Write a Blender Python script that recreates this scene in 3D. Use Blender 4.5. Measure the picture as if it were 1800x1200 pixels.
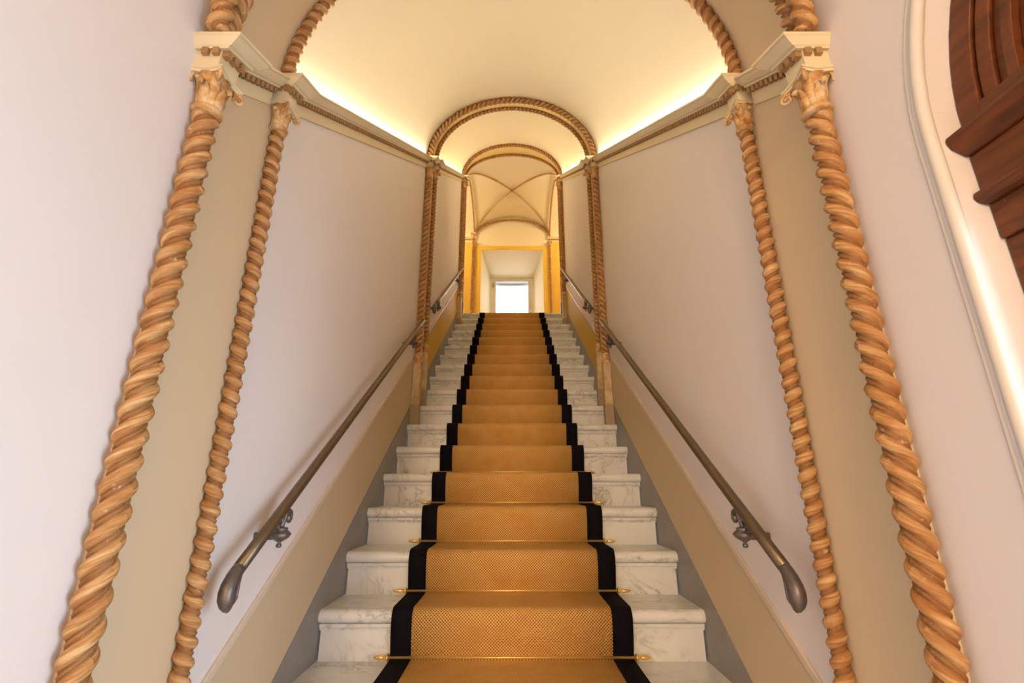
import bpy, math, random
from mathutils import Vector, Matrix
random.seed(7)
for o in list(bpy.data.objects): bpy.data.objects.remove(o)
SC = bpy.context.scene
COL = SC.collection
PI = math.pi

# ------------------------------------------------------------------ layout
D0, T, RS = 1.96, 0.2539, 0.16974      # first full nosing, tread depth, rise
W = 0.716                              # half width of the stair
CAMZ = 0.4278
SL = RS / T
def nose(y): return (y - D0) * SL      # height of the nosing line
FLOOR_Z = -4 * RS
LAND_Z = 16 * RS
LAND_Y = D0 + 16 * T
ENT0, ENT1 = 2.065, 2.165              # entablature bottom / top above the nosing line
Y1, Y2 = 0.862, 1.15                   # near pair
Y3, Y4 = 3.33, 3.635                   # middle pair
Y5, Y6 = 5.745, 6.045                  # top pair
YB = 7.80                              # back wall of the landing
LSPR = nose(Y6) + ENT1 - 0.02          # springing of the landing vault
LRISE = 0.42
LYC, LHY = (6.06 + YB) / 2, (YB - 6.06) / 2
VY0 = Y1 - 2 * W                       # rear end of the entrance bay
VSPR = nose(Y1) + ENT1

# ------------------------------------------------------------------ camera, world, light
cam = bpy.data.cameras.new('camera')
cam.sensor_width = 36.0; cam.lens = 831.09 / 1800 * 36; cam.clip_start = 0.02
camo = bpy.data.objects.new('camera', cam); COL.objects.link(camo)
camo.location = (0, 0, CAMZ); camo.rotation_euler = (PI / 2 + math.radians(17.3265), 0, 0)
SC.camera = camo
SC.view_settings.view_transform = 'Standard'; SC.view_settings.look = 'None'
SC.view_settings.exposure = 0.5; SC.view_settings.gamma = 1.0
SC.view_settings.use_curve_mapping = False

wd = bpy.data.worlds.new('sky'); SC.world = wd; wd.use_nodes = True
bg = wd.node_tree.nodes['Background']
bg.inputs[0].default_value = (0.86, 0.93, 1.0, 1); bg.inputs[1].default_value = 0.72

def area(name, loc, rot, sx, sy, power, col):
    l = bpy.data.lights.new(name, 'AREA'); l.shape = 'RECTANGLE'; l.size = sx; l.size_y = sy
    l.energy = power; l.color = col
    o = bpy.data.objects.new(name, l); COL.objects.link(o); o.location = loc; o.rotation_euler = rot
    return o
# daylight in the open street doorway on the right, and outside the landing window
area('doorway_daylight', (1.6, -0.75, 0.20), (0, PI / 2, -0.60), 1.7, 1.5, 70, (0.60, 0.79, 1.0))
area('window_daylight', (0, 9.25, LAND_Z + 1.3), (-PI / 2, 0, 0), 0.8, 1.2, 20, (0.95, 0.97, 1.0))
LED_STRENGTH = 22.0

# ------------------------------------------------------------------ materials
def lin(r, g, b):
    f = lambda c: (c / 255 / 12.92) if c / 255 <= 0.04045 else ((c / 255 + 0.055) / 1.055) ** 2.4
    return (f(r), f(g), f(b), 1)
class NT:
    def __init__(s, name, rough=0.5, metal=0.0, spec=0.5):
        s.m = bpy.data.materials.new(name); s.m.use_nodes = True
        s.t = s.m.node_tree; s.b = s.t.nodes['Principled BSDF']
        s.b.inputs['Roughness'].default_value = rough; s.b.inputs['Metallic'].default_value = metal
        s.b.inputs['Specular IOR Level'].default_value = spec
    def n(s, typ, **kw):
        nd = s.t.nodes.new(typ)
        for k, v in kw.items():
            if k.startswith('i_'): nd.inputs[k[2:].replace('_', ' ')].default_value = v
            else: setattr(nd, k, v)
        return nd
    def l(s, a, b): s.t.links.new(a, b)
    def math(s, op, a, b=None, clamp=False):
        nd = s.n('ShaderNodeMath', operation=op, use_clamp=clamp)
        for i, v in enumerate((a, b)):
            if v is None: continue
            if isinstance(v, (int, float)): nd.inputs[i].default_value = v
            else: s.l(v, nd.inputs[i])
        return nd.outputs[0]
    def mix(s, fac, a, b, blend='MIX'):
        nd = s.n('ShaderNodeMix', data_type='RGBA', blend_type=blend)
        for sock, v in ((nd.inputs[0], fac), (nd.inputs[6], a), (nd.inputs[7], b)):
            if isinstance(v, (int, float, tuple)): sock.default_value = v
            else: s.l(v, sock)
        return nd.outputs[2]
    def ramp(s, fac, stops):
        nd = s.n('ShaderNodeValToRGB'); e = nd.color_ramp.elements
        while len(e) < len(stops): e.new(0.5)
        for k, (p, c) in enumerate(stops): e[k].position = p; e[k].color = c
        s.l(fac, nd.inputs[0]); return nd.outputs[0]
    def noise(s, vec, scale, detail=3, rough=0.5, dist=0.0):
        nd = s.n('ShaderNodeTexNoise', i_Scale=scale, i_Detail=detail, i_Roughness=rough, i_Distortion=dist)
        if vec is not None: s.l(vec, nd.inputs['Vector'])
        return nd.outputs[0]
    def obj(s): return s.n('ShaderNodeTexCoord').outputs['Object']
    def pos(s): return s.n('ShaderNodeNewGeometry').outputs['Position']
    def bump(s, h, strength=0.3, dist=0.01):
        nd = s.n('ShaderNodeBump', i_Strength=strength, i_Distance=dist); s.l(h, nd.inputs['Height'])
        s.l(nd.outputs[0], s.b.inputs['Normal'])
    def base(s, c):
        if isinstance(c, tuple): s.b.inputs['Base Color'].default_value = c
        else: s.l(c, s.b.inputs['Base Color'])
        return s
M = {}
def plaster(name, c1, c2, rough=0.75):
    k = NT(name, rough, spec=0.25); p = k.pos()
    f = k.noise(p, 2.2, 4, 0.55)
    k.base(k.mix(k.math('MULTIPLY', f, 0.8, True), c1, c2))
    k.bump(k.noise(p, 160, 2), 0.05, 0.002); M[name] = k.m
plaster('wall_plaster', lin(242, 233, 229), lin(238, 226, 220))
plaster('vault_plaster', lin(238, 225, 197), lin(234, 219, 188))
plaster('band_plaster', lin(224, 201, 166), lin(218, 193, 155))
plaster('dado_paint', lin(216, 196, 162), lin(210, 187, 150), 0.7)
plaster('dado_ochre_lit', lin(220, 184, 90), lin(212, 174, 78), 0.7)  # upper flight dado: warm yellow light there is put into its ochre colour
plaster('yellow_paint', lin(236, 196, 92), lin(230, 188, 80))
plaster('trim_white', lin(232, 222, 210), lin(226, 214, 200), 0.45)
plaster('cornice_stone', lin(238, 220, 182), lin(226, 204, 160), 0.6)
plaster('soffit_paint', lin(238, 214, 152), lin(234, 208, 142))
plaster('dado_trim', lin(228, 210, 190), lin(220, 198, 174), 0.5)

def marble(name, base, base2, vein, amt, rough):
    k = NT(name, rough, spec=0.5); oi = k.n('ShaderNodeObjectInfo')
    ad = k.n('ShaderNodeVectorMath', operation='ADD'); k.l(k.pos(), ad.inputs[0])
    sc = k.n('ShaderNodeVectorMath', operation='SCALE'); sc.inputs[0].default_value = (37, 19, 53)
    k.l(oi.outputs['Random'], sc.inputs['Scale']); k.l(sc.outputs[0], ad.inputs[1])
    v = ad.outputs[0]
    mp = k.n('ShaderNodeMapping'); mp.inputs['Rotation'].default_value = (0.5, 0.6, 0.7); mp.inputs['Scale'].default_value = (1, 2.0, 1)
    k.l(v, mp.inputs['Vector'])
    n1 = k.noise(mp.outputs[0], 6.0, 8, 0.66, 0.9)
    d = k.math('ABSOLUTE', k.math('SUBTRACT', n1, 0.5))
    line = k.ramp(d, [(0.0, (1, 1, 1, 1)), (0.022, (0.25, 0.25, 0.25, 1)), (0.07, (0, 0, 0, 1))])
    n2 = k.noise(mp.outputs[0], 2.6, 4, 0.6)
    mask = k.ramp(n2, [(0.40, (0, 0, 0, 1)), (0.62, (1, 1, 1, 1))])
    fac = k.math('MULTIPLY', k.math('MULTIPLY', line, mask), amt)
    cloud = k.mix(k.noise(v, 7, 5, 0.6), base, base2)
    k.base(k.mix(fac, cloud, vein)); M[name] = k.m
marble('white_marble', lin(240, 240, 238), lin(222, 219, 214), lin(132, 130, 128), 0.75, 0.3)
marble('grey_marble', lin(150, 145, 138), lin(128, 123, 117), lin(108, 104, 100), 0.35, 0.4)

k = NT('twisted_stone', 0.55, spec=0.35)
at = k.n('ShaderNodeAttribute', attribute_name='ropeuv').outputs['Vector']
mp = k.n('ShaderNodeMapping'); mp.inputs['Scale'].default_value = (5.5, 4, 1); k.l(at, mp.inputs['Vector'])
st = k.noise(mp.outputs[0], 1.0, 5, 0.65, 0.3)
bl = k.noise(k.pos(), 14, 4, 0.6)
c = k.ramp(st, [(0.28, lin(132, 82, 40)), (0.43, lin(182, 128, 74)), (0.56, lin(208, 162, 108)), (0.72, lin(230, 198, 150))])
c = k.mix(k.ramp(bl, [(0.45, (0, 0, 0, 1)), (0.72, (0.75, 0.75, 0.75, 1))]), c, lin(172, 112, 54))
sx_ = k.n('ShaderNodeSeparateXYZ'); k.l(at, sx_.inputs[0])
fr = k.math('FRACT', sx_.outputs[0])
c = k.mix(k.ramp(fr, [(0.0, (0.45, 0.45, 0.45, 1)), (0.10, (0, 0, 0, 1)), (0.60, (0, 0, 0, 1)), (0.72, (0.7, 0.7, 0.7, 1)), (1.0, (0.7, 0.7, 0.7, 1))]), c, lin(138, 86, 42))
pt = k.noise(k.pos(), 55, 3, 0.6)
c = k.mix(k.ramp(pt, [(0.66, (0, 0, 0, 1)), (0.74, (0.6, 0.6, 0.6, 1))]), c, lin(236, 214, 176))
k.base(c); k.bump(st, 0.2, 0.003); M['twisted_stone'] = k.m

k = NT('carved_stone', 0.6, spec=0.3); p = k.pos()
c = k.ramp(k.noise(p, 30, 5, 0.65), [(0.32, lin(176, 118, 62)), (0.48, lin(214, 166, 108)), (0.62, lin(230, 200, 156)), (0.8, lin(236, 214, 184))])
k.base(c); k.bump(k.noise(p, 120, 4), 0.4, 0.003); M['carved_stone'] = k.m
k = NT('dentil_stone', 0.6, spec=0.3); k.base(k.mix(k.noise(k.pos(), 40, 4), lin(196, 156, 108), lin(150, 104, 62))); M['dentil_stone'] = k.m
k = NT('pedestal_stone', 0.6, spec=0.3); p = k.pos()
k.base(k.ramp(k.noise(p, 18, 5, 0.6), [(0.3, lin(186, 150, 104)), (0.5, lin(210, 182, 138)), (0.75, lin(224, 200, 164))]))
M['pedestal_stone'] = k.m

k = NT('plinth_stone', 0.6, spec=0.3); k.base(k.mix(k.noise(k.pos(), 22, 5, 0.6), lin(186, 162, 132), lin(156, 134, 108))); M['plinth_stone'] = k.m
def weave():
    k = NT('sisal', 0.85, spec=0.15)
    uv = k.n('ShaderNodeUVMap').outputs[0]; sp = k.n('ShaderNodeSeparateXYZ'); k.l(uv, sp.inputs[0])
    sx = k.math('SINE', k.math('MULTIPLY', sp.outputs[0], 2 * PI / 0.0115))
    sy = k.math('SINE', k.math('MULTIPLY', sp.outputs[1], 2 * PI / 0.0115))
    w = k.math('ADD', k.math('MULTIPLY', k.math('MULTIPLY', sx, sy), 0.5), 0.5)
    nz = k.noise(uv, 260, 3, 0.6)
    w2 = k.math('ADD', w, k.math('MULTIPLY', k.math('SUBTRACT', nz, 0.5), 0.5))
    c = k.ramp(w2, [(0.06, lin(84, 44, 14)), (0.26, lin(198, 132, 54)), (0.5, lin(230, 174, 92)), (0.9, lin(250, 214, 150))])
    big = k.noise(uv, 9, 4, 0.6)
    k.base(k.mix(k.ramp(big, [(0.4, (0, 0, 0, 1)), (0.75, (0.4, 0.4, 0.4, 1))]), c, lin(204, 134, 46)))
    k.bump(w2, 0.6, 0.003); M['sisal'] = k.m
weave()
k = NT('black_cotton', 0.9, spec=0.1); k.base(lin(22, 18, 24)); k.bump(k.noise(k.pos(), 900, 2), 0.3, 0.001); M['black_cotton'] = k.m
k = NT('brass', 0.36, 0.7); k.base(k.mix(k.noise(k.pos(), 60), lin(244, 212, 136), lin(232, 190, 104))); M['brass'] = k.m
k = NT('bronze_rail', 0.36, 0.75); k.base(k.mix(k.noise(k.pos(), 40, 4), lin(128, 112, 90), lin(104, 90, 70))); M['bronze_rail'] = k.m
k = NT('cast_iron', 0.4, 0.6); k.base(k.mix(k.noise(k.pos(), 90, 4), lin(134, 124, 120), lin(92, 82, 78))); M['cast_iron'] = k.m
def wood():
    k = NT('old_walnut', 0.42, spec=0.4); mp = k.n('ShaderNodeMapping'); mp.inputs['Scale'].default_value = (30, 3, 30)
    k.l(k.pos(), mp.inputs['Vector'])
    g = k.noise(mp.outputs[0], 1.6, 5, 0.6, 0.4)
    c = k.ramp(g, [(0.3, lin(74, 36, 17)), (0.5, lin(104, 54, 24)), (0.75, lin(130, 70, 32))])
    ch = k.noise(k.pos(), 46, 5, 0.7)
    c = k.mix(k.ramp(ch, [(0.70, (0, 0, 0, 1)), (0.76, (0.6, 0.6, 0.6, 1))]), c, lin(206, 150, 96))
    k.base(c); k.bump(g, 0.25, 0.003); M['old_walnut'] = k.m
wood()
k = NT('window_paint', 0.4); k.base(lin(238, 232, 220)); M['window_paint'] = k.m
k = NT('pale_fabric', 0.8); k.base(lin(206, 212, 220)); M['pale_fabric'] = k.m
k = NT('dark_metal', 0.35, 0.8); k.base(lin(70, 62, 52)); M['dark_metal'] = k.m
k = NT('clear_glass', 0.02); k.b.inputs['Transmission Weight'].default_value = 1.0; k.b.inputs['IOR'].default_value = 1.05
k.base((1, 1, 1, 1)); M['clear_glass'] = k.m
k = NT('led_diffuser', 0.5); k.base((1, 1, 1, 1)); k.b.inputs['Emission Color'].default_value = (1.0, 0.93, 0.80, 1)
k.b.inputs['Emission Strength'].default_value = LED_STRENGTH; M['led_diffuser'] = k.m
k = NT('led_diffuser_upper', 0.5); k.base((1, 1, 1, 1)); k.b.inputs['Emission Color'].default_value = (1.0, 0.88, 0.62, 1)
k.b.inputs['Emission Strength'].default_value = LED_STRENGTH * 0.95; M['led_diffuser_upper'] = k.m
k = NT('lamp_glass', 0.5); k.base((1, 1, 1, 1)); k.b.inputs['Emission Color'].default_value = (1.0, 0.72, 0.36, 1)
k.b.inputs['Emission Strength'].default_value = 8.0; M['lamp_glass'] = k.m

# ------------------------------------------------------------------ mesh helpers
class MB:
    def __init__(s): s.v = []; s.f = []; s.sm = []
    def add(s, vs, fs, smooth=False):
        o = len(s.v); s.v += [tuple(p) for p in vs]; s.f += [tuple(i + o for i in f) for f in fs]; s.sm += [smooth] * len(fs)
        return s
    def box(s, x0, x1, y0, y1, z0, z1):
        vs = [(x, y, z) for z in (z0, z1) for y in (y0, y1) for x in (x0, x1)]
        return s.add(vs, [(0, 2, 3, 1), (4, 5, 7, 6), (0, 1, 5, 4), (2, 6, 7, 3), (0, 4, 6, 2), (1, 3, 7, 5)])
    def prism(s, prof, a, b, place, smooth=False, cap=True):
        """profile (u,w) swept from a to b; place(u,w,t)->xyz"""
        n = len(prof); vs = [place(u, w, a) for u, w in prof] + [place(u, w, b) for u, w in prof]
        fs = [(i, (i + 1) % n, n + (i + 1) % n, n + i) for i in range(n)]
        s.add(vs, fs, smooth)
        if cap: s.add(vs, [tuple(range(n - 1, -1, -1)), tuple(range(n, 2 * n))])
        return s
    def lathe(s, prof, c=(0, 0, 0), seg=20, axis='z', sx=1, sy=1):
        vs = []; n = len(prof)
        for i in range(seg):
            a = 2 * PI * i / seg; ca, sa = math.cos(a) * sx, math.sin(a) * sy
            for r, h in prof:
                q = (r * ca, r * sa, h)
                if axis == 'x': q = (h, r * ca, r * sa)
                if axis == 'y': q = (r * ca, h, r * sa)
                vs.append((q[0] + c[0], q[1] + c[1], q[2] + c[2]))
        fs = [(i * n + j, ((i + 1) % seg) * n + j, ((i + 1) % seg) * n + j + 1, i * n + j + 1) for i in range(seg) for j in range(n - 1)]
        return s.add(vs, fs, True)
    def tube(s, pts, rad, seg=10, caps=True):
        pts = [Vector(p) for p in pts]; n = len(pts)
        rads = rad if isinstance(rad, (list, tuple)) else [rad] * n
        t0 = (pts[1] - pts[0]).normalized()
        up = Vector((0, 0, 1)) if abs(t0.z) < 0.9 else Vector((1, 0, 0))
        nrm = (up - t0 * up.dot(t0)).normalized(); vs = []
        for i in range(n):
            t = (pts[min(i + 1, n - 1)] - pts[max(i - 1, 0)]).normalized()
            nrm = (nrm - t * nrm.dot(t)).normalized(); bn = t.cross(nrm)
            for j in range(seg):
                a = 2 * PI * j / seg
                vs.append(pts[i] + (nrm * math.cos(a) + bn * math.sin(a)) * rads[i])
        fs = [(i * seg + j, i * seg + (j + 1) % seg, (i + 1) * seg + (j + 1) % seg, (i + 1) * seg + j) for i in range(n - 1) for j in range(seg)]
        s.add(vs, fs, True)
        if caps: s.add(vs, [tuple(range(seg - 1, -1, -1)), tuple(range((n - 1) * seg, n * seg))])
        return s
    def mirror(s, k):
        if k < 0: s.v = [(-x, y, z) for x, y, z in s.v]; s.f = [tuple(reversed(f)) for f in s.f]
        return s
    def mesh(s, name):
        me = bpy.data.meshes.new(name); me.from_pydata(s.v, [], s.f)
        me.polygons.foreach_set('use_smooth', s.sm); me.update(); return me
    def build(s, name, mat, parent=None, bevel=0.0, fix=True):
        me = s.mesh(name)
        if fix:
            import bmesh
            bm = bmesh.new(); bm.from_mesh(me); bmesh.ops.remove_doubles(bm, verts=bm.verts, dist=1e-6)
            bmesh.ops.recalc_face_normals(bm, faces=bm.faces); bm.to_mesh(me); bm.free()
        return link(name, me, mat, parent, bevel)
def link(name, me, mat, parent=None, bevel=0.0):
    o = bpy.data.objects.new(name, me); COL.objects.link(o)
    if mat and not me.materials: me.materials.append(M[mat])
    if parent: o.parent = parent
    if bevel:
        b = o.modifiers.new('bevel', 'BEVEL'); b.width = bevel; b.segments = 2; b.limit_method = 'ANGLE'
    return o
def tag(o, label, cat, group=None):
    o['label'] = label; o['category'] = cat; o['kind'] = 'thing'
    if group: o['group'] = group
    return o
def thing(name, label, cat, loc=(0, 0, 0), group=None):
    o = bpy.data.objects.new(name, None); COL.objects.link(o); o.location = loc; o.empty_display_size = 0.1
    return tag(o, label, cat, group)
def struct(o): o['kind'] = 'structure'; return o
def shared(name, me, mat, parent, loc=(0, 0, 0), rot=(0, 0, 0)):
    o = link(name, me, mat, parent); o.location = loc; o.rotation_euler = rot; return o
SIDE = {-1: 'left', 1: 'right'}

# ------------------------------------------------------------------ setting: walls
def slope_band(side, y0, y1, h0, h1, p0, p1, mb=None):
    """slab lying on a side wall between two lines parallel to the stair"""
    mb = mb or MB(); xa, xb = side * (W - p0), side * (W - p1)
    vs = []
    for x in (xa, xb):
        for y, h in ((y0, h0), (y1, h0), (y1, h1), (y0, h1)): vs.append((x, y, nose(y) + h))
    return mb.add(vs, [(0, 1, 2, 3), (7, 6, 5, 4), (0, 4, 5, 1), (1, 5, 6, 2), (2, 6, 7, 3), (3, 7, 4, 0)])
DY1, DR, DSPR = 0.668, 0.60, 1.008       # street door: far jamb, arch radius, springing
DYC = DY1 - DR
def wall_outline():
    top = lambda y: nose(y) + 2.45
    pts = [(VY0 - 0.15, FLOOR_Z - 0.2), (VY0 - 0.15, VSPR + 0.9), (Y1, VSPR + 0.9), (Y1, top(Y1)), (6.10, top(6.10)), (6.10, FLOOR_Z - 0.2)]
    return pts
def side_wall(side):
    mb = MB(); xa, xb = side * W, side * (W + 0.2)
    if side < 0:
        mb.prism(wall_outline(), xa, xb, lambda u, w, t: (t, u, w))
    else:
        o = wall_outline()
        arch = [(DY1, FLOOR_Z)] + [(DYC + DR * math.cos(a), DSPR + DR * math.sin(a)) for a in [PI * i / 40 for i in range(41)]] + [(DYC - DR, FLOOR_Z)]
        # outline split in three: before, over and after the doorway
        for x, flip in ((xa, 1), (xb, -1)):
            zt = VSPR + 0.9
            mb.add([(x, VY0 - 0.15, FLOOR_Z - 0.2), (x, DYC - DR, FLOOR_Z - 0.2), (x, DYC - DR, zt), (x, VY0 - 0.15, zt)], [(0, 1, 2, 3)])
            mb.add([(x, DY1, FLOOR_Z - 0.2), (x, Y1, FLOOR_Z - 0.2), (x, Y1, zt), (x, DY1, zt)], [(0, 1, 2, 3)])
            rest = [(Y1, FLOOR_Z - 0.2), (6.10, FLOOR_Z - 0.2), (6.10, nose(6.10) + 2.45), (Y1, nose(Y1) + 2.45)]
            mb.add([(x, y, z) for y, z in rest], [(0, 1, 2, 3)])
            n = 40
            for i in range(n):
                a, b = PI * i / n, PI * (i + 1) / n
                p, q = (DYC + DR * math.cos(a), DSPR + DR * math.sin(a)), (DYC + DR * math.cos(b), DSPR + DR * math.sin(b))
                mb.add([(x, p[0], p[1]), (x, q[0], q[1]), (x, q[0], zt), (x, p[0], zt)], [(0, 1, 2, 3)])
        for i in range(len(arch) - 1):
            (y0, z0), (y1, z1) = arch[i], arch[i + 1]
            mb.add([(xa, y0, z0), (xa, y1, z1), (xb, y1, z1), (xb, y0, z0)], [(0, 1, 2, 3)])
    w = struct(mb.build('wall_' + SIDE[side], 'wall_plaster'))
    for (a, b) in ((1.19, 3.285), (3.67, 5.70)):
        slope_band(side, a, b, 0.085, 0.432, 0.002, -0.01).build('dado', 'dado_paint' if a < 2 else 'dado_ochre_lit', w)
        slope_band(side, a, b, 0.432, 0.440, 0.004, -0.01).build('dado_bead', 'dado_paint' if a < 2 else 'dado_ochre_lit', w)
        m = MB(); slope_band(side, a, b, 0.440, 0.466, 0.009, -0.01, m); m.build('dado_rail', 'dado_trim', w, 0.003)
    slope_band(side, 1.0, 5.96, -0.6, 0.095, 0.004, -0.01).build('skirting', 'grey_marble', w, 0.0015)
    for (a, b, lo) in ((Y1, Y2, -0.3), (Y3, Y4, 0.0), (Y5, Y6, 0.0)):
        slope_band(side, a, b, lo + 0.095, ENT0 + 0.01, 0.005, -0.01).build('pilaster_band', 'band_plaster', w)
    return w
wl, wr = side_wall(-1), side_wall(1)

# rounded white moulding round the street door, on the wall face
def door_arch_path(off, z0, n=32):
    r = DR + off
    pts = [(DYC + r, z0), (DYC + r, DSPR * 0.5 + z0 * 0.5)]
    pts += [(DYC + r * math.cos(PI * i / n), DSPR + r * math.sin(PI * i / n)) for i in range(n + 1)]
    return pts + [(DYC - r, z0)]
mb = MB(); pp = door_arch_path(0.004, FLOOR_Z); mb.tube([(W + 0.003, y, z) for y, z in pp], 0.011, 12)
mb.build('door_moulding', 'trim_white', wr)
mb = MB(); pp = door_arch_path(0.024, FLOOR_Z); mb.tube([(W + 0.001, y, z) for y, z in pp], 0.004, 8)
mb.build('door_moulding_fillet', 'trim_white', wr)

# floor, back of the entrance bay, corridor walls
struct(MB().box(-W - 0.2, 1.9, VY0 - 0.15, 1.25, FLOOR_Z - 0.2, FLOOR_Z).build('floor', 'white_marble'))
HX, HY0 = 1.5, -6.0                     # unseen entrance hall behind the camera, deepened to spread the lantern light
HLX, HLY, HLZ = -0.90, -4.9, 1.75
struct(MB().box(-HX, HX, HY0 - 0.1, HY0, FLOOR_Z, VSPR + 0.9).build('wall_rear', 'wall_plaster'))
struct(MB().box(-HX, HX, HY0, VY0 - 0.15, FLOOR_Z - 0.2, FLOOR_Z).build('floor_hall', 'white_marble'))
struct(MB().box(-HX, HX, HY0, VY0 - 0.15, VSPR + 0.9, VSPR + 1.0).build('ceiling_hall', 'vault_plaster'))
for s in (-1, 1):
    struct(MB().box(min(s * HX, s * HX + s * 0.1), max(s * HX, s * HX + s * 0.1), HY0, VY0 - 0.15, FLOOR_Z, VSPR + 0.9).build('wall_hall_' + SIDE[s], 'wall_plaster'))
    struct(MB().box(min(s * W, s * HX), max(s * W, s * HX), VY0 - 0.15, VY0, FLOOR_Z, VSPR + 0.9).build('wall_hall_front_' + SIDE[s], 'wall_plaster'))
struct(MB().box(-2.6, 2.6, LAND_Y + 0.2, YB + 0.02, LAND_Z - 0.2, LAND_Z).build('floor_landing', 'white_marble'))
for s in (-1, 1):
    struct(MB().box(s * 0.80, s * 2.6, 5.95, 6.06, LAND_Z, LSPR + 0.7).build('wall_corridor_front_' + SIDE[s], 'yellow_paint'))
    struct(MB().box(s * 2.5, s * 2.6, 6.06, YB, LAND_Z, LSPR + 0.7).build('wall_corridor_end_' + SIDE[s], 'yellow_paint'))

# landing back wall with the splayed window recess
RX, RZ1, RZ0 = 0.565, CAMZ + 4.19, LAND_Z + 0.45
WY, WX, WZ1 = 8.60, 0.42, CAMZ + 3.998
mb = MB(); zt = LSPR + 0.7
mb.box(-W, -RX, YB, YB + 0.1, LAND_Z, zt).box(RX, W, YB, YB + 0.1, LAND_Z, zt).box(-RX, RX, YB, YB + 0.1, RZ1, zt).box(-RX, RX, YB, YB + 0.1, LAND_Z, RZ0)
wb = struct(mb.build('wall_back', 'vault_plaster', fix=False))
for s in (-1, 1):
    MB().box(s * W, s * 2.6, YB, YB + 0.1, LAND_Z, zt).build('corridor_wall_panel', 'yellow_paint', wb)
mb = MB()
a = [(-RX, YB + 0.0, RZ0), (RX, YB, RZ0), (RX, YB, RZ1), (-RX, YB, RZ1)]
b = [(-WX, WY, RZ0), (WX, WY, RZ0), (WX, WY, WZ1), (-WX, WY, WZ1)]
c1 = [(-RX - .1, YB + 0.05, RZ0 - .1), (RX + .1, YB + 0.05, RZ0 - .1), (RX + .1, YB + 0.05, RZ1 + .1), (-RX - .1, YB + 0.05, RZ1 + .1)]
c2 = [(-WX - .1, WY, RZ0 - .1), (WX + .1, WY, RZ0 - .1), (WX + .1, WY, WZ1 + .1), (-WX - .1, WY, WZ1 + .1)]
mb.add(a + b + c1 + c2, [(i, (i + 1) % 4, 4 + (i + 1) % 4, 4 + i) for i in range(4)] + [(8 + i, 12 + i, 12 + (i + 1) % 4, 8 + (i + 1) % 4) for i in range(4)]
       + [(4 + i, 4 + (i + 1) % 4, 12 + (i + 1) % 4, 12 + i) for i in range(4)])
mb.build('window_reveal', 'vault_plaster', wb, fix=False)
mb = MB(); YS = YB - 0.018
mb.box(-0.70, -RX, YS, YB, LAND_Z, CAMZ + 4.27).box(RX, 0.70, YS, YB, LAND_Z, CAMZ + 4.27).box(-RX, RX, YS, YB, RZ1, CAMZ + 4.27)
mb.build('window_surround', 'yellow_paint', wb, fix=False)

# ------------------------------------------------------------------ setting: vaults
def rise(y):
    if y < Y3: return W + (0.63 - W) * (y - Y1) / (Y3 - Y1)
    if y < Y5: return 0.63 + (0.555 - 0.63) * (y - Y3) / (Y5 - Y3)
    return 0.555 + (LRISE - 0.555) * (y - Y5) / (Y6 - Y5)
def arch_pt(y, ph, d=0.0):
    """point on the stair vault at depth y, angle ph (0 right .. pi left), d inside the surface"""
    return ((W - d) * math.cos(ph), y, nose(y) + ENT1 + (rise(y) - d) * math.sin(ph))
def grid(mb, f, nu, nv):
    vs = [f(i / nu, j / nv) for i in range(nu + 1) for j in range(nv + 1)]
    fs = [(i * (nv + 1) + j, (i + 1) * (nv + 1) + j, (i + 1) * (nv + 1) + j + 1, i * (nv + 1) + j + 1) for i in range(nu) for j in range(nv)]
    return mb.add(vs, fs, True)
mb = MB()
ys = [Y1, Y3, Y5, Y6 + 0.03]
for a, b in zip(ys[:-1], ys[1:]):
    grid(mb, lambda u, v, a=a, b=b: arch_pt(a + (b - a) * u, PI * v), 4, 64)
ceil = struct(mb.build('ceiling', 'vault_plaster'))
for a, b in ((Y1, Y2), (Y3, Y4), (Y5, Y6)):
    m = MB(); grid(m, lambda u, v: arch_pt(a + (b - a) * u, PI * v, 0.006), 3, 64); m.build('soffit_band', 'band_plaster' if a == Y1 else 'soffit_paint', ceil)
def groin(x, y, spr, yc, hx, hy, rs, rl):
    zx = rs * math.sqrt(max(0, 1 - (x / hx) ** 2)) if abs(x) <= hx else 0
    zy = rl * math.sqrt(max(0, 1 - ((y - yc) / hy) ** 2))
    return (x, y, spr + max(zx, zy))
cosp = lambda u: -math.cos(PI * u)
mb = MB(); grid(mb, lambda u, v: groin(W * cosp(u), VY0 + W + W * cosp(v), VSPR, VY0 + W, W, W, W, W), 48, 48)
struct(mb.build('ceiling_entrance', 'vault_plaster'))
mb = MB(); grid(mb, lambda u, v: groin(W * cosp(u), LYC + LHY * cosp(v), LSPR, LYC, W, LHY, LRISE, LRISE), 48, 48)
for s in (-1, 1):
    grid(mb, lambda u, v: groin(s * (W + 1e-4 + u * 1.85), LYC + LHY * cosp(v), LSPR, LYC, W, LHY, LRISE, LRISE), 2, 48)
struct(mb.build('ceiling_landing', 'vault_plaster'))

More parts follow.
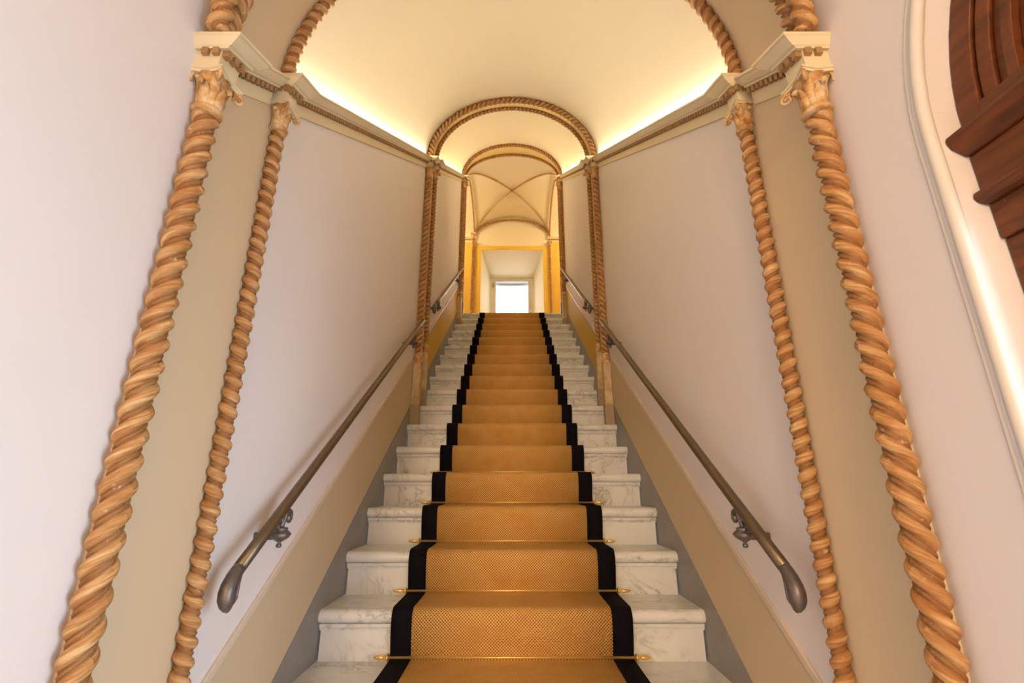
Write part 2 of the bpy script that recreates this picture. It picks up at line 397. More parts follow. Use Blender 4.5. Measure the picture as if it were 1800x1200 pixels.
# ------------------------------------------------------------------ twisted rope stone
def strand(u, R):
    u -= math.floor(u)
    if u < 0.70: return R * (0.36 + 0.64 * math.sqrt(max(0, 1 - ((u - 0.35) / 0.36) ** 2)))
    return R * (0.36 + 0.42 * math.sqrt(max(0, 1 - ((u - 0.85) / 0.155) ** 2)))
def rope(path, normal, R, starts, hand, pitch=0.0435, per=14, seg=28, phase=0.0):
    """stone rope swept along a planar path (function s in 0..1 -> Vector); normal = plane normal"""
    N = 200; P = [Vector(path(i / N)) for i in range(N + 1)]
    cum = [0.0]
    for i in range(N): cum.append(cum[-1] + (P[i + 1] - P[i]).length)
    L = cum[-1]; n = max(8, int(L / pitch * per)); nrm = Vector(normal).normalized()
    vs, uvs, fs = [], [], []; k = 0
    for i in range(n + 1):
        s = L * i / n
        while k < N - 1 and cum[k + 1] < s: k += 1
        f = (s - cum[k]) / max(1e-9, cum[k + 1] - cum[k]); c = P[k].lerp(P[k + 1], f)
        t = (P[min(k + 1, N)] - P[max(k - 0, 0)]).normalized() if k == 0 else (P[k + 1].lerp(P[min(k + 2, N)], f) - P[k - 1].lerp(P[k], f)).normalized()
        b = t.cross(nrm).normalized(); end = min(1.0, min(s, L - s) / 0.012 + 0.6)
        for j in range(seg + 1):
            a = 2 * PI * j / seg
            u = hand * starts * j / seg + s / pitch + phase
            r = strand(u, R) * end
            vs.append(c + (nrm * math.cos(a) + b * math.sin(a)) * r); uvs.append((u, s * 6, 0))
    for i in range(n):
        for j in range(seg):
            q = i * (seg + 1) + j; fs.append((q, q + 1, q + seg + 2, q + seg + 1))
    m_ = seg + 1
    fs.append(tuple(range(seg - 1, -1, -1))); fs.append(tuple(n * m_ + j for j in range(seg)))
    me = bpy.data.meshes.new('rope'); me.from_pydata([tuple(v) for v in vs], [], fs)
    me.polygons.foreach_set('use_smooth', [True] * len(fs))
    at = me.attributes.new('ropeuv', 'FLOAT_VECTOR', 'POINT'); at.data.foreach_set('vector', [x for u in uvs for x in u])
    me.update(); return me
ROUT, RIN = 0.0275, 0.0215

# capital pieces, shared between columns
def leaf_mesh(h, w, curl):
    pts = [(0.0, 0.0), (0.002, h * 0.35), (0.005, h * 0.68), (0.013, h * 0.92), (0.021, h * 0.98), (0.025, h * 0.86), (0.022, h * 0.76)]
    ws = [0.8, 1.0, 1.05, 0.9, 0.7, 0.5, 0.25]; mb = MB(); vs = []
    for (o, z), q in zip(pts, ws):
        for j, (e, dn) in enumerate(((-1, -0.003), (-0.5, 0.0005), (0, 0.002), (0.5, 0.0005), (1, -0.003))):
            vs.append((o * curl + dn, e * w * q * (1.0 if j in (0, 4) else 0.9), z - (0.003 if j in (0, 4) else 0)))
    n = len(pts)
    fs = [(i * 5 + j, i * 5 + j + 1, i * 5 + j + 6, i * 5 + j + 5) for i in range(n - 1) for j in range(4)]
    o2 = len(vs); vs += [(x - 0.0035, y, z - 0.001) for x, y, z in vs]
    fs += [tuple(reversed([q + o2 for q in f])) for f in fs]
    rim = [j for j in range(5)] + [i * 5 + 4 for i in range(1, n)] + [(n - 1) * 5 + j for j in (3, 2, 1, 0)] + [i * 5 for i in range(n - 2, 0, -1)]
    fs += [(rim[i], rim[i] + o2, rim[(i + 1) % len(rim)] + o2, rim[(i + 1) % len(rim)]) for i in range(len(rim))]
    mb.add(vs, fs, True); return mb.mesh('leaf')
def volute_mesh(r):
    pts, rad = [], []
    for i in range(22):
        a = i / 21 * 2.6 * PI; q = r * (1 - 0.75 * i / 21)
        pts.append((r * 0.2 + q * math.sin(a), 0, -r + q * math.cos(a))); rad.append(0.0042 - 0.0014 * i / 21)
    mb = MB(); mb.tube([(-0.022, 0, -0.014), (-0.01, 0, -0.003)] + pts, [0.003, 0.004] + rad, 7); return mb.mesh('volute')
CAPM = {}
def capital_meshes(k, a, h):
    if k in CAPM: return CAPM[k]
    r0 = a * 0.60
    bell = MB().lathe([(0, 0), (r0 * 1.18, 0.0), (r0 * 1.28, 0.006), (r0 * 1.18, 0.012), (r0, 0.014), (r0 * 0.98, h * 0.5), (r0 * 1.1, h * 0.75), (r0 * 1.45, h * 0.9), (0, h * 0.9)], seg=24).mesh('bell')
    ab = MB(); n = 6; out = []
    for q in range(4):
        c0 = Vector((1, 1)) if q == 0 else Vector((-1, 1)) if q == 1 else Vector((-1, -1)) if q == 2 else Vector((1, -1))
        c1_ = Vector((-1, 1)) if q == 0 else Vector((-1, -1)) if q == 1 else Vector((1, -1)) if q == 2 else Vector((1, 1))
        for i in range(n):
            f = i / n; p = c0.lerp(c1_, f); p *= a * (1 - 0.16 * math.sin(PI * f)); out.append((p.x, p.y))
    ab.prism(out, h * 0.88, h * 0.95, lambda u, w, t: (u * 0.95, w * 0.95, t)); ab.prism(out, h * 0.95, h, lambda u, w, t: (u * 1.03, w * 1.03, t))
    CAPM[k] = (bell, ab.mesh('abacus'), leaf_mesh(h * 0.55, a * 0.30, 0.85), leaf_mesh(h * 0.80, a * 0.26, 0.95), volute_mesh(0.0125 * a / 0.038), r0)
    return CAPM[k]
def column(side, y, base_z, kind, hand, label, name='twisted_column', x=None, top=None, group='twisted stone columns along the stair'):
    R = ROUT if kind == 'outer' else RIN; off = R + 0.003
    X = side * (W - off) if x is None else x
    top = nose(y) + ENT0 if top is None else top
    H = top - base_z; hc = 0.104 if kind == 'outer' else 0.090; a = 0.041 if kind == 'outer' else 0.035
    root = thing(name, label, 'column', (X, y, base_z), group)
    ped = 0.30 if H > 1.5 else 0.2; pl = 0.15; wq = R * 0.98
    MB().box(-wq * 1.22, wq * 1.22, -wq * 1.22, wq * 1.22, 0, pl).build('plinth', 'plinth_stone', root, 0.003)
    pd = MB().box(-wq, wq, -wq, wq, pl, pl + ped)
    pd.build('pedestal', 'pedestal_stone', root, 0.003)
    z = pl + ped
    prof = [(0, z), (wq * 1.25, z), (wq * 1.3, z + 0.008), (wq * 1.2, z + 0.014), (wq * 1.0, z + 0.017), (wq * 0.95, z + 0.028), (wq * 1.15, z + 0.034), (wq * 1.18, z + 0.042), (wq * 1.02, z + 0.05), (wq * 0.95, z + 0.075), (0, z + 0.075)]
    MB().lathe(prof, seg=24).build('base_collar', 'carved_stone', root)
    z0, z1 = z + 0.07, H - hc
    me = rope(lambda s: (0, 0, z0 + (z1 - z0) * s), (-side if side else 1, 0, 0), R, 2 if kind == 'outer' else 1, hand, 0.0435 if kind == 'outer' else 0.0375)
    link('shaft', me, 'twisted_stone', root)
    bell, ab, lf1, lf2, vol, r0 = capital_meshes(kind, a, hc)
    cp = shared('capital', bell, 'carved_stone', root, (0, 0, z1))
    shared('abacus', ab, 'cornice_stone', cp)
    for i in range(8):
        g = i * PI / 4; me, q = (lf1, r0 * 1.0) if i % 2 == 0 else (lf2, r0 * 0.98)
        shared('acanthus_leaf', me, 'carved_stone', cp, (q * math.cos(g), q * math.sin(g), 0.012), (0, 0, g))
    for i in range(4):
        g = PI / 4 + i * PI / 2; q = a * 1.15
        shared('volute', vol, 'carved_stone', cp, (q * math.cos(g), q * math.sin(g), hc * 0.87), (0, 0, g))
    return root
for s in (-1, 1):
    n = SIDE[s]
    column(s, Y1, FLOOR_Z, 'outer', s, f'thick twisted stone column nearest the camera on the {n} wall')
    column(s, Y2, FLOOR_Z, 'inner', -s, f'slimmer twisted stone column nearest the camera on the {n}, beside the handrail end')
    column(s, Y3, 5 * RS, 'outer', s, f'front twisted column of the middle pair on the {n}, at top of lower handrail')
    column(s, Y4, 6 * RS, 'inner', s, f'rear twisted column of the middle pair on the {n}, at foot of upper handrail')
    column(s, Y5, 14 * RS, 'outer', -s, f'front twisted column of the pair at the stair head on the {n}')
    column(s, Y6, LAND_Z, 'inner', s, f'rear twisted column of the pair at the stair head on the {n}')
    column(s, YB - 0.05, LAND_Z, 'inner', -s, f'twisted column in the {n} corner of the landing beside the yellow window surround', top=LSPR - 0.1)
column(-1, YB - 0.34, LAND_Z, 'outer', 1, 'twisted column on the landing just before the left corner column', top=LSPR - 0.1)

# rope arches over the columns
def arch_thing(y, R, starts, hand, label):
    path = lambda t: arch_pt(y, PI * (1 - t) * 1.08 - PI * 0.04, R + 0.001)
    me = rope(path, (0, -1, 0), R, starts, hand, 0.0435 if starts == 2 else 0.0375)
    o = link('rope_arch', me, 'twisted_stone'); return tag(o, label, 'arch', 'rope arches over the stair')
arch_thing(Y1, ROUT, 2, 1, 'thick twisted stone rope arch cut off by the top edge of the photo')
arch_thing(Y2, RIN, 1, -1, 'slimmer twisted stone rope arch at the front edge of the lit vault')
arch_thing(Y3, ROUT, 2, 1, 'front rope arch of the middle pair, wide golden twisted arch')
arch_thing(Y4, RIN, 1, 1, 'rear rope arch of the middle pair, slightly smaller twisted arch')
arch_thing(Y5, ROUT * 0.9, 2, -1, 'front rope arch at the stair head over the last steps')
arch_thing(Y6, RIN, 1, 1, 'rear rope arch at the stair head, in front of the crossed ribs')
def curve_rope(path, normal, R, starts, hand, label, cat='rib'):
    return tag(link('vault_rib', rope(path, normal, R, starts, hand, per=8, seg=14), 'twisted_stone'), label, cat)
for s in (-1, 1):
    f = lambda t: (s * (W - 0.02) * math.cos(PI * t), LYC - (LHY - 0.02) * math.cos(PI * t), LSPR - 0.012 + (LRISE - 0.005) * math.sin(PI * t))
    curve_rope(f, (LHY, -s * W, 0), 0.0165, 1, s, 'diagonal twisted rib from the near %s corner across the landing vault' % ('right' if s > 0 else 'left'))
    g = lambda t: (s * (W - 0.02), LYC - (LHY - 0.05) * math.cos(PI * t), LSPR - 0.012 + (LRISE - 0.012) * math.sin(PI * t))
    curve_rope(g, (1, 0, 0), 0.016, 1, s, f'thin twisted rope arch over the {SIDE[s]} side opening of the landing', 'arch')
    h = lambda t: (s * (W - 0.03) * math.cos(PI * (1 - t)), VY0 + W - (W - 0.03) * math.cos(PI * (1 - t)), VSPR - 0.02 + (W - 0.01) * math.sin(PI * t))
    h2 = lambda t: (s * (W - 0.045) * math.cos(PI * t * 0.5), VY0 + W + (W - 0.045) * math.cos(PI * t * 0.5), VSPR - 0.01 + (W - 0.02) * math.sin(PI * t * 0.5))
    curve_rope(h2, (1, -s, 0), 0.025, 2, s, f'thick twisted rib rising from the near {SIDE[s]} column at the top edge')
curve_rope(lambda t: ((W - 0.02) * math.cos(PI * (1 - t)), YB - 0.03, LSPR - 0.02 + (LRISE - 0.04) * math.sin(PI * t)), (0, -1, 0), 0.02, 1, 1,
           'twisted rope arch on the far wall above the window', 'arch')

# ------------------------------------------------------------------ cornices with dentils, LED strips in the cove
CP = [(0.0, 0), (0.010, 0), (0.012, 0.040), (0.012, 0.060), (0.030, 0.061), (0.031, 0.066), (0.038, 0.069), (0.048, 0.080), (0.055, 0.090), (0.059, 0.0915), (0.059, 0.1), (0.0, 0.1)]
def run_piece(mb, side, a, b, extra=0.0):
    prof = [(p + (extra if p > 0 else 0), h) for p, h in CP]
    return mb.prism(prof, a, b, lambda u, w, t: (side * (W + 0.0 - u), t, nose(t) + ENT0 + w))
def dentil(mb, side, y, wd, extra=0.0):
    p0, p1 = 0.008 + extra, 0.027 + extra; vs = []
    for p in (p0, p1):
        for yy, h in ((y, 0.043), (y + wd, 0.043), (y + wd, 0.0605), (y, 0.0605)): vs.append((side * (W - p), yy, nose(yy) + ENT0 + h))
    return mb.add(vs, [(0, 1, 2, 3), (7, 6, 5, 4), (0, 4, 5, 1), (1, 5, 6, 2), (2, 6, 7, 3), (3, 7, 4, 0)])
BL = 0.040
def cornice(side, a, b, label, single):
    root = thing('cornice', label, 'cornice', (0, 0, 0), 'sloping cornices along the stair')
    run_piece(MB(), side, a, b).build('moulding', 'cornice_stone', root)
    n = int((b - a) / 0.0205); m = MB()
    for i in range(n):
        y = a + 0.004 + i * (b - a) / n
        if single: dentil(MB(), side, y, 0.0125).build('dentil', 'dentil_stone', root)
        else: dentil(m, side, y, 0.0125)
    if not single:
        o = m.build('dentil_course', 'dentil_stone', root, fix=False); o['kind'] = 'stuff'
def block(side, y, kind, label):
    e = 0.046 if kind == 'outer' else 0.036; hl = 0.034 if kind == 'outer' else 0.030
    root = thing('entablature_block', label, 'cornice block', (0, 0, 0), 'entablature blocks over the columns')
    m = MB()   # block over the capital; its mouldings return round the front
    zc = nose(y) + ENT0; n = len(CP) - 2; vs = []
    for p, h in CP[1:-1]:
        q = p - 0.012; xo = W - (p + e)
        for xx, yy in ((W + 0.01, y - hl - q * 0.4), (xo, y - hl - q * 0.4), (xo, y + hl + q), (W + 0.01, y + hl + q)):
            vs.append((side * xx, yy, zc + h + (yy - y) * SL * 0.55))
    fs = [(i * 4 + j, i * 4 + (j + 1) % 4, i * 4 + 4 + (j + 1) % 4, i * 4 + 4 + j) for i in range(n - 1) for j in range(4)]
    fs += [(3, 2, 1, 0), tuple((n - 1) * 4 + j for j in range(4))]
    m.add(vs, fs); m.build('moulding', 'cornice_stone', root)
    for i in range(3):
        yy = y - hl + 0.003 + i * 0.024
        q = MB(); z = zc + (yy + 0.006 - y) * SL * 0.55
        q.box(min(side * (W - e - 0.008), side * (W - e - 0.027)), max(side * (W - e - 0.008), side * (W - e - 0.027)), yy, yy + 0.014, z + 0.043, z + 0.0605)
        q.build('dentil', 'dentil_stone', root)
    for i in range(2):
        pc = 0.018 + i * 0.024; z = zc - hl * SL * 0.55
        q = MB(); x0, x1 = sorted((side * (W - pc), side * (W - pc - 0.014)))
        q.box(x0, x1, y - hl - 0.009, y - hl + 0.004, z + 0.043, z + 0.0605); q.build('dentil', 'dentil_stone', root)
for s in (-1, 1):
    n = SIDE[s]
    cornice(s, Y1 + BL, Y2 - BL, f'short dentilled cornice between the two near columns on the {n}', True)
    cornice(s, Y2 + BL, Y3 - BL, f'long dentilled cornice under the lit lower vault on the {n}', False)
    cornice(s, Y3 + BL, Y4 - BL, f'short cornice between the middle pair of columns on the {n}', False)
    cornice(s, Y4 + BL, Y5 - BL, f'dentilled cornice under the lit upper vault on the {n}', False)
    cornice(s, Y5 + BL, Y6 - BL, f'short cornice between the stair head columns on the {n}', False)
    for y, kd, t in ((Y1, 'outer', 'thick column nearest the camera'), (Y2, 'inner', 'slim column nearest the camera'), (Y3, 'outer', 'front column of the middle pair'),
                     (Y4, 'inner', 'rear column of the middle pair'), (Y5, 'outer', 'front column at the stair head'), (Y6, 'inner', 'rear column at the stair head')):
        block(s, y, kd, f'moulded entablature block on the {t}, {n} side')
    for a, b, t in ((Y2 + 0.03, Y3 - 0.04, 'lower'), (Y4 + 0.03, Y5 - 0.04, 'upper')):
        m = MB(); m.prism([(0.012, 0.1005), (0.026, 0.1005), (0.026, 0.107), (0.012, 0.107)], a, b, lambda u, w, tt: (s * (W - u), tt, nose(tt) + ENT0 + w))
        tag(m.build('led_strip', 'led_diffuser' if t == 'lower' else 'led_diffuser_upper'), f'warm white light strip hidden on top of the {n} cornice under the {t} vault', 'light strip', 'cove light strips')
    # level cornice on the landing's back wall beside the corner column
    rt = thing('cornice', f'level dentilled cornice on the yellow corridor wall at the {n} of the landing', 'cornice')
    z0 = LSPR - 0.1
    MB().prism(CP, s * (W - 0.06), s * 2.5, lambda u, w, t: (t, YB - u, z0 + w)).build('moulding', 'cornice_stone', rt)
    m = MB()
    for i in range(28):
        x = s * (W - 0.05 + i * 0.03); m.box(min(x, x + s * 0.016), max(x, x + s * 0.016), YB - 0.028, YB - 0.008, z0 + 0.043, z0 + 0.0605)
    m.build('dentil_course', 'dentil_stone', rt, fix=False)['kind'] = 'stuff'
    # corridor lamp, the warm light at the head of the stair
    lp = thing('ceiling_lamp', f'warm glass lamp lighting the corridor {n} of the landing', 'lamp', (s * 1.55, LYC, LSPR + 0.13))
    MB().lathe([(0, 0), (0.05, 0.01), (0.085, 0.05), (0.09, 0.09), (0.06, 0.13), (0, 0.13)], seg=20).build('shade', 'lamp_glass', lp)
    MB().lathe([(0, 0.13), (0.045, 0.13), (0.05, 0.145), (0.012, 0.16), (0.012, 0.29), (0, 0.29)], seg=16).build('rod', 'dark_metal', lp)
    l = bpy.data.lights.new('corridor_lamp_light', 'POINT'); l.energy = 21; l.color = (1.0, 0.93, 0.64); l.shadow_soft_size = 0.1
    lo = bpy.data.objects.new('corridor_lamp_light', l); COL.objects.link(lo); lo.location = (s * 1.55, LYC, LSPR + 0.05)

# ------------------------------------------------------------------ staircase
OV = 0.030
stair = thing('staircase', 'white veined marble staircase rising to the landing', 'staircase', (0, D0 - 3 * T, FLOOR_Z))
def tread_mesh(x, depth):
    th = 0.046; r = th / 2
    prof = [(depth, 0), (r * 0.8, 0)] + [(r - r * math.sin(a) * 1.0, -r + r * math.cos(a)) for a in [PI * i / 10 for i in range(1, 10)]] + [(r * 0.8, -th), (depth, -th)]
    return MB().prism(prof, -x, x, lambda u, w, t: (t, u, w), smooth=False).mesh('tread')
tm = tread_mesh(W - 0.003, T + OV + 0.002)
fm = MB().prism([(0.010, -0.046), (OV + 0.01, -0.046), (OV + 0.01, -0.068), (0.018, -0.068), (0.017, -0.062), (0.012, -0.058)], -(W - 0.007), W - 0.007, lambda u, w, t: (t, u, w)).mesh('fillet')
rm = MB().box(-(W - 0.010), W - 0.010, OV - 0.006, OV + 0.03, -RS, -0.068).mesh('riser')
tl = tread_mesh(W - 0.003, 0.36)
for k_ in range(-3, 17):
    base = (0, D0 + k_ * T - (D0 - 3 * T), k_ * RS - FLOOR_Z)
    st_ = shared('step', tm if k_ < 16 else tl, 'white_marble', stair, base)
    st_['label'] = 'veined white marble tread with rounded nosing'
    shared('nosing_fillet', fm, 'white_marble', st_)
    shared('riser', rm, 'white_marble', st_)

# runner over the steps
def runner_path(off):
    """list of (y, z) up the stairs, following the carpet surface at distance off"""
    pts = []
    rr = 0.026 + off
    for k_ in range(-3, 17):
        yn, z = D0 + k_ * T, k_ * RS
        cy, cz = yn + 0.026, z - 0.026
        yb = yn + OV - 0.006 - off - 0.004
        pts.append((yb - 0.010, z - RS + off + 0.001)); pts.append((yb - 0.003, z - RS + off + 0.006)); pts.append((yb - 0.001, z - RS + 0.016 + off))
        for f in (0.25, 0.5, 0.75, 0.92):
            z_a, z_b = z - RS + 0.016 + off, cz
            y_a, y_b = yb - 0.001, cy - rr
            e = f * f * (3 - 2 * f) * 0.55 + f * 0.45
            pts.append((y_a + (y_b - y_a) * e - 0.004 * math.sin(PI * f), z_a + (z_b - z_a) * f))
        for i in range(0, 9):
            a = PI - PI / 2 * i / 8; pts.append((cy + rr * math.cos(a), cz + rr * math.sin(a)))
        pts.append((yn + T * 0.45, z + off)); pts.append((yn + T * 0.8, z + off))
    pts.append((LAND_Y + 1.0, LAND_Z + off))
    return pts
def strip(x0, x1, o0, o1, nx):
    A, B = runner_path(o0), runner_path(o1); mb = MB(); n = len(A); S = [0.0]
    for i in range(n - 1): S.append(S[-1] + math.hypot(B[i + 1][0] - B[i][0], B[i + 1][1] - B[i][1]))
    vs = []; xs = [x0 + (x1 - x0) * j / nx for j in range(nx + 1)]
    for q in (B, A):
        for y, z in q: vs += [(x, y, z) for x in xs]
    m = nx + 1; fs = []
    for i in range(n - 1):
        for j in range(nx): fs.append((i * m + j, i * m + j + 1, (i + 1) * m + j + 1, (i + 1) * m + j))
    o = n * m; fs += [tuple(reversed([q + o for q in f])) for f in fs]
    for i in range(n - 1):
        fs.append((i * m, (i + 1) * m, (i + 1) * m + o, i * m + o)); fs.append((i * m + nx + o, (i + 1) * m + nx + o, (i + 1) * m + nx, i * m + nx))
    fs.append(tuple(range(nx, -1, -1)) + tuple(range(o, o + nx + 1))); fs.append(tuple(range((n - 1) * m, n * m)) + tuple(range(o + n * m - 1, o + (n - 1) * m - 1, -1)))
    me = bpy.data.meshes.new('runner'); me.from_pydata(vs, [], fs); me.polygons.foreach_set('use_smooth', [True] * len(fs))
    uvl = me.uv_layers.new(name='UVMap'); idx = [0] * len(me.loops); me.loops.foreach_get('vertex_index', idx)
    uvl.data.foreach_set('uv', [c for i in idx for c in (vs[i][0], S[(i % o) // m])]); me.update()
    return me
CW, CB = 0.441, 0.366
run = thing('stair_runner', 'golden brown sisal stair runner with wide black borders', 'carpet', (0, 0, 0))
link('sisal_field', strip(-CB - 0.004, CB + 0.004, 0.001, 0.0085, 2), 'sisal', run)
for s in (-1, 1):
    o = link('border', strip(min(s * CB, s * CW), max(s * CB, s * CW), 0.001, 0.0105, 2), 'black_cotton', run); o['label'] = 'black woven border band'

# brass stair rods at the foot of the risers
def rod_meshes():
    rod = MB().lathe([(0, -0.455), (0.0048, -0.455), (0.0048, 0.455), (0, 0.455)], seg=12, axis='x').mesh('rod')
    fin = MB().lathe([(0, 0), (0.0075, 0.0), (0.0082, 0.003), (0.006, 0.006), (0.0052, 0.012), (0.0072, 0.018), (0.0072, 0.022), (0.0058, 0.027), (0.0068, 0.031), (0.0052, 0.036), (0.0028, 0.044), (0, 0.048)], seg=14, axis='x').mesh('finial')
    bk = MB().lathe([(0.0045, -0.004), (0.0115, -0.004), (0.0125, 0.0), (0.0115, 0.004), (0.0045, 0.004)], seg=16, axis='x'); bk.box(-0.004, 0.004, 0.004, 0.017, -0.005, 0.005)
    return rod, fin, bk.mesh('bracket')
rodm, finm, brm = rod_meshes()
RL = ['lowest', 'second lowest', 'third from the bottom', 'fourth from the bottom', 'highest visible']
for i, k_ in enumerate(range(0, 5)):
    y = D0 + k_ * T + OV - 0.006 - 0.0185; z = (k_ - 1) * RS + 0.018
    t = thing('stair_rod', f'thin brass stair rod across the runner, {RL[i]} of the five', 'stair rod', (0, y, z), 'brass stair rods')
    shared('rod', rodm, 'brass', t)
    for s in (-1, 1):
        shared('finial', finm, 'brass', t, (s * 0.455, 0, 0), (0, 0, 0 if s > 0 else PI)); shared('eyelet', brm, 'brass', t, (s * 0.450, 0, 0))

# ------------------------------------------------------------------ handrails
RH, RXW = 0.74, 0.071
def handrail(side, y0, y1, brackets, end, label):
    root = thing('handrail', label, 'handrail', (side * (W - RXW), y0, nose(y0) + RH), 'bronze handrails')
    z = lambda y: (y - y0) * SL
    ys_ = [0.0 + (y1 - y0) * i / 12 for i in range(13)]
    rail = MB().tube([(0, y, y * SL) for y in ys_], 0.0152, 14); rail.build('rail', 'bronze_rail', root)
    if end:
        pts, rad = [], []
        # the rail turns down into a bud-shaped end
        for t_, (dy, dz, r) in enumerate([(0.006, 0.004, .0150), (-0.008, -0.006, .0156), (-0.020, -0.017, .0166), (-0.029, -0.031, .0182), (-0.033, -0.046, .0194), (-0.033, -0.060, .0186), (-0.029, -0.072, .0150), (-0.024, -0.081, .0095), (-0.020, -0.087, .003)]):
            pts.append((0, dy, dz)); rad.append(r)
        e = MB().tube(pts, rad, 16).build('rail_end', 'cast_iron', root)
        m = MB()
        for j in range(5):
            a = -0.9 + j * 0.45
            m.tube([(math.sin(a) * (q + 0.001), dy + math.cos(a) * (q + 0.001) * 0.8, dz + 0.3 * math.cos(a) * q) for (dy, dz, q) in ((-0.014, -0.014, .016), (-0.026, -0.032, .018), (-0.031, -0.048, .019), (-0.029, -0.062, .018), (-0.026, -0.073, .013))], [0.001, 0.003, 0.0038, 0.0034, 0.0015], 6)
        m.build('leaf_rib', 'cast_iron', e)
    for yb in brackets:
        q = yb - y0; zc = q * SL - 0.083
        b = MB().lathe([(0, -0.020), (0.006, -0.019), (0.0085, -0.014), (0.006, -0.009), (0.004, -0.006), (0.014, 0.0), (0.024, 0.006), (0.031, 0.015), (0.024, 0.022), (0.018, 0.027), (0.021, 0.031), (0.016, 0.033), (0, 0.033)], (0, q, zc), 8).build('bracket', 'cast_iron', root)
        x0, x1 = sorted((0.0, side * RXW)); MB().box(x0, x1, q - 0.006, q + 0.006, zc + 0.001, zc + 0.020).build('wall_arm', 'cast_iron', b, 0.002)
        m = MB()
        for dx, dy2 in ((-0.006, 0.012), (0.006, 0.012), (0, 0.024), (0, 0.002)):
            m.tube([(0, q, zc + 0.026), (dx * 0.6, q + dy2 * 0.25, zc + 0.045), (dx, q + dy2 * 0.6, zc + 0.062), (dx, q + dy2, zc + 0.078 + dy2 * SL * 0.6)], [0.0075, 0.0055, 0.0058, 0.007], 8)
        m.build('leafy_stem', 'cast_iron', b)
        for dirn, oy, oz in ((1, 0.030, 0.062), (-1, -0.014, 0.040)):
            pts = []
            for i in range(20):
                a = i / 19 * 2.4 * PI; r = 0.0185 * (1 - 0.7 * i / 19)
                pts.append((0, q + oy + dirn * (0.012 + r * math.sin(a)), zc + oz + r * math.cos(a) - 0.004))
            MB().tube([(0, q + oy - dirn * 0.008, zc + oz + 0.006)] + pts, [0.005] + [0.0048 - 0.002 * i / 19 for i in range(20)], 8).build('scroll', 'cast_iron', b)
for s in (-1, 1):
    handrail(s, 1.225, 3.25, (1.415, 2.965), True, f'dark bronze handrail with curled end along the lower flight, {SIDE[s]} wall')
    handrail(s, 3.70, 5.69, (3.86, 5.12), True, f'dark bronze handrail along the upper flight, {SIDE[s]} wall')

# ------------------------------------------------------------------ unseen lantern added behind the camera as warm fill for risers and walls
lt = thing('added_fill_lantern', 'added warm fill lantern, unseen in the entrance hall behind the camera', 'lamp', (HLX, HLY, HLZ))
MB().lathe([(0, 0), (0.04, 0.0), (0.075, 0.03), (0.08, 0.12), (0.06, 0.15), (0, 0.15)], seg=8).build('shade', 'lamp_glass', lt)
MB().lathe([(0, 0.15), (0.065, 0.15), (0.03, 0.19), (0.006, 0.20), (0.006, VSPR + 0.9 - HLZ), (0, VSPR + 0.9 - HLZ)], seg=8).build('rod', 'dark_metal', lt)
l = bpy.data.lights.new('added_lantern_fill', 'POINT'); l.energy = 180; l.color = (1.0, 0.77, 0.50); l.shadow_soft_size = 0.16
lo = bpy.data.objects.new('added_lantern_fill', l); COL.objects.link(lo); lo.location = (HLX, HLY, HLZ - 0.18)
# ------------------------------------------------------------------ landing window
WIN = struct(MB().box(-WX, -0.345, WY, WY + 0.05, RZ0, WZ1).box(0.345, WX, WY, WY + 0.05, RZ0, WZ1).box(-0.345, 0.345, WY, WY + 0.05, WZ1 - 0.05, WZ1).box(-0.345, 0.345, WY, WY + 0.05, RZ0, RZ0 + 0.06).build('window_1', 'window_paint', fix=False))
zg1 = CAMZ + 3.925
s_ = MB()
s_.box(-0.345, -0.314, WY - 0.012, WY + 0.03, RZ0 + 0.06, WZ1 - 0.05).box(0.314, 0.345, WY - 0.012, WY + 0.03, RZ0 + 0.06, WZ1 - 0.05).box(-0.314, 0.314, WY - 0.012, WY + 0.03, zg1, WZ1 - 0.05).box(-0.314, 0.314, WY - 0.012, WY + 0.03, RZ0 + 0.06, RZ0 + 0.13)
sash = s_.build('sash', 'window_paint', WIN, fix=False)
MB().box(-0.314, 0.314, WY + 0.006, WY + 0.012, RZ0 + 0.13, zg1).build('pane', 'clear_glass', sash)
MB().lathe([(0, 0), (0.006, 0), (0.006, 0.09), (0, 0.09)], (-0.372, WY - 0.012, CAMZ + 3.80), 10).build('hinge', 'dark_metal', WIN)
hd = MB().box(0.346, 0.366, WY - 0.02, WY, CAMZ + 3.36, CAMZ + 3.50); hd.tube([(0.356, WY - 0.02, CAMZ + 3.44), (0.356, WY - 0.045, CAMZ + 3.44), (0.356, WY - 0.045, CAMZ + 3.34)], 0.006, 8)
hd.build('handle', 'brass', WIN, fix=False)
bl = thing('roller_blind', 'pale grey rolled blind at the head of the landing window', 'blind', (0, WY + 0.07, zg1 - 0.03))
MB().lathe([(0, -0.33), (0.022, -0.33), (0.022, 0.33), (0, 0.33)], (0, 0, 0.012), 16, 'x').build('roll', 'pale_fabric', bl)
MB().box(-0.32, 0.32, -0.004, 0.0, -0.03, 0.01).build('hem', 'pale_fabric', bl)

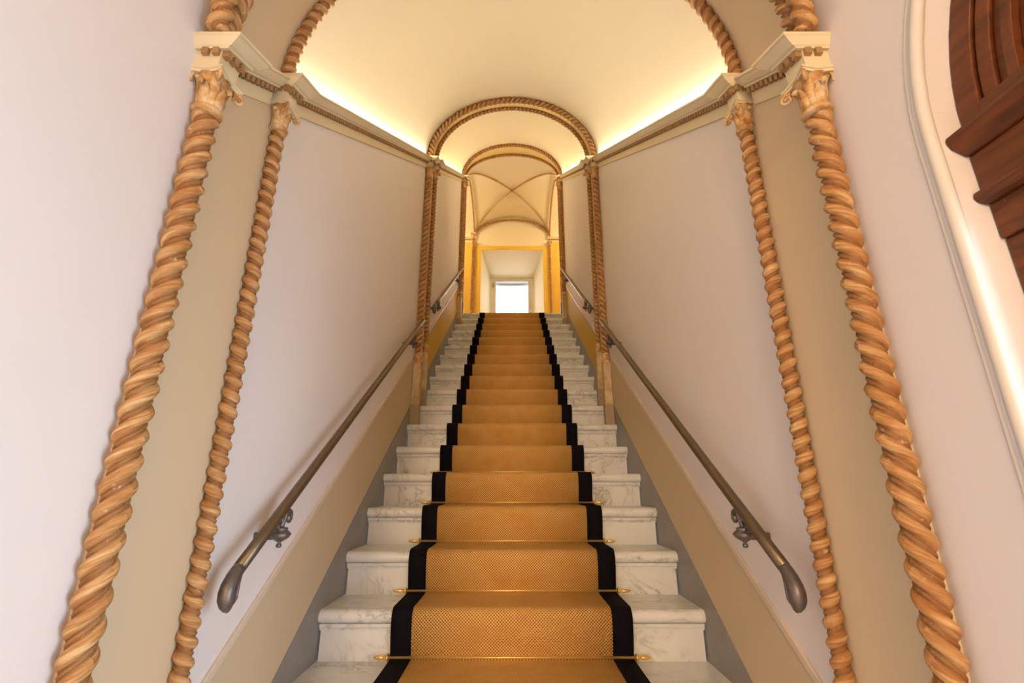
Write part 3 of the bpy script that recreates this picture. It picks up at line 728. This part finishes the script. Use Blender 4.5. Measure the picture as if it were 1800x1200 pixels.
# ------------------------------------------------------------------ street door on the right wall
DX = 0.772
door = bpy.data.objects.new('door_1', None); COL.objects.link(door); door.location = (DX, DYC, FLOOR_Z); struct(door)
door['label'] = 'old carved walnut street door with arched fanlight and moulded transom'
L0 = lambda y, z: (y - DYC, z - FLOOR_Z)
ZS = DSPR - FLOOR_Z
def arch_ring(r0, r1, x0, x1, name, n=40):
    """half ring over the transom between radii r0 < r1, from depth x0 (room side) to x1"""
    mb = MB(); vs = []
    for i in range(n + 1):
        a = PI * i / n; c_, s2 = math.cos(a), math.sin(a)
        for r, x in ((r0, x0), (r1, x0), (r1, x1), (r0, x1)): vs.append((x, r * c_, ZS + r * s2))
    fs = [(i * 4 + j, i * 4 + (j + 1) % 4, (i + 1) * 4 + (j + 1) % 4, (i + 1) * 4 + j) for i in range(n) for j in range(4)]
    fs += [(0, 1, 2, 3), (n * 4 + 3, n * 4 + 2, n * 4 + 1, n * 4)]
    mb.add(vs, fs); return mb.build(name, 'old_walnut', door, 0.0025)
arch_ring(0.562, DR - 0.001, 0.000, 0.09, 'arch_frame')
arch_ring(0.534, 0.557, 0.004, 0.09, 'arch_moulding')
arch_ring(0.520, 0.534, 0.012, 0.09, 'arch_moulding')
arch_ring(0.500, 0.517, 0.004, 0.09, 'arch_moulding')
arch_ring(0.486, 0.500, 0.018, 0.09, 'arch_moulding')
arch_ring(0.446, 0.482, 0.026, 0.09, 'arch_moulding')
# fanlight infill: carved panel with radiating petals round a central boss
mb = MB(); n = 40
mb.prism([(0.450 * math.cos(PI * i / n), 0.450 * math.sin(PI * i / n)) for i in range(n + 1)], 0.045, 0.08, lambda u, w, t: (t, u, ZS + w)); fan = mb.build('fanlight_panel', 'old_walnut', door)
pm = MB(); nn = 12; vs = []
for i in range(nn + 1):
    f = i / nn; wv = 0.046 * math.sin(PI * f) ** 0.7 * (0.45 + 0.75 * f); r = 0.12 + 0.30 * f
    for j, (e, d) in enumerate(((-1, 0), (-0.5, -0.020), (0, -0.030), (0.5, -0.020), (1, 0))): vs.append((0.045 + d * math.sin(PI * min(0.98, f + 0.02)) ** 0.5, e * wv, r))
fs = [(i * 5 + j, i * 5 + j + 1, (i + 1) * 5 + j + 1, (i + 1) * 5 + j) for i in range(nn) for j in range(4)]
pm.add(vs, fs, True); pme = pm.mesh('petal')
for i in range(7):
    a = -PI / 2 + PI * (i + 0.5) / 7
    o = shared('carved_petal', pme, 'old_walnut', fan, (0, 0, ZS), (-a, 0, 0))
MB().lathe([(0, 0.0), (0.05, 0.004), (0.085, 0.02), (0.10, 0.045), (0, 0.045)], (0.0, 0, ZS + 0.03), 24, 'x').build('carved_boss', 'old_walnut', fan)
# transom: cornice, friezes and bead
hw = DR - 0.001
def rail_(name, x0, z0, z1, bev=0.003, mb=None, ext=0):
    return MB().box(x0, 0.09, -hw - ext, hw + ext, ZS + z0, ZS + z1).build(name, 'old_walnut', door, bev)
rail_('fanlight_sill', 0.001, 0.0, 0.034)
MB().prism([(0.09, 0.034), (0.010, 0.034), (0.022, 0.046), (0.034, 0.050), (0.09, 0.050)], -0.5, 0.5, lambda u, w, t: (u, t, ZS + w)).build('sill_moulding', 'old_walnut', door, 0.002)
MB().prism([(0.09, 0.0), (-0.012, 0.0), (-0.034, -0.012), (-0.036, -0.020), (-0.030, -0.034), (-0.018, -0.042), (-0.010, -0.048), (0.09, -0.048)], -hw, hw, lambda u, w, t: (u, t, ZS + w)).build('transom_cornice', 'old_walnut', door, 0.002)
rail_('transom_frieze', -0.004, -0.118, -0.048)
MB().prism([(0.09, -0.116), (-0.008, -0.116), (-0.018, -0.120), (-0.020, -0.129), (-0.014, -0.137), (-0.004, -0.140), (0.09, -0.140)], -hw, hw, lambda u, w, t: (u, t, ZS + w)).build('transom_bead', 'old_walnut', door, 0.002)
rail_('transom_lower_frieze', 0.002, -0.202, -0.140)
for s in (-1, 1):
    MB().box(0.008, 0.09, min(s * hw, s * (hw - 0.06)), max(s * hw, s * (hw - 0.06)), 0, ZS - 0.202).build('jamb', 'old_walnut', door, 0.004)
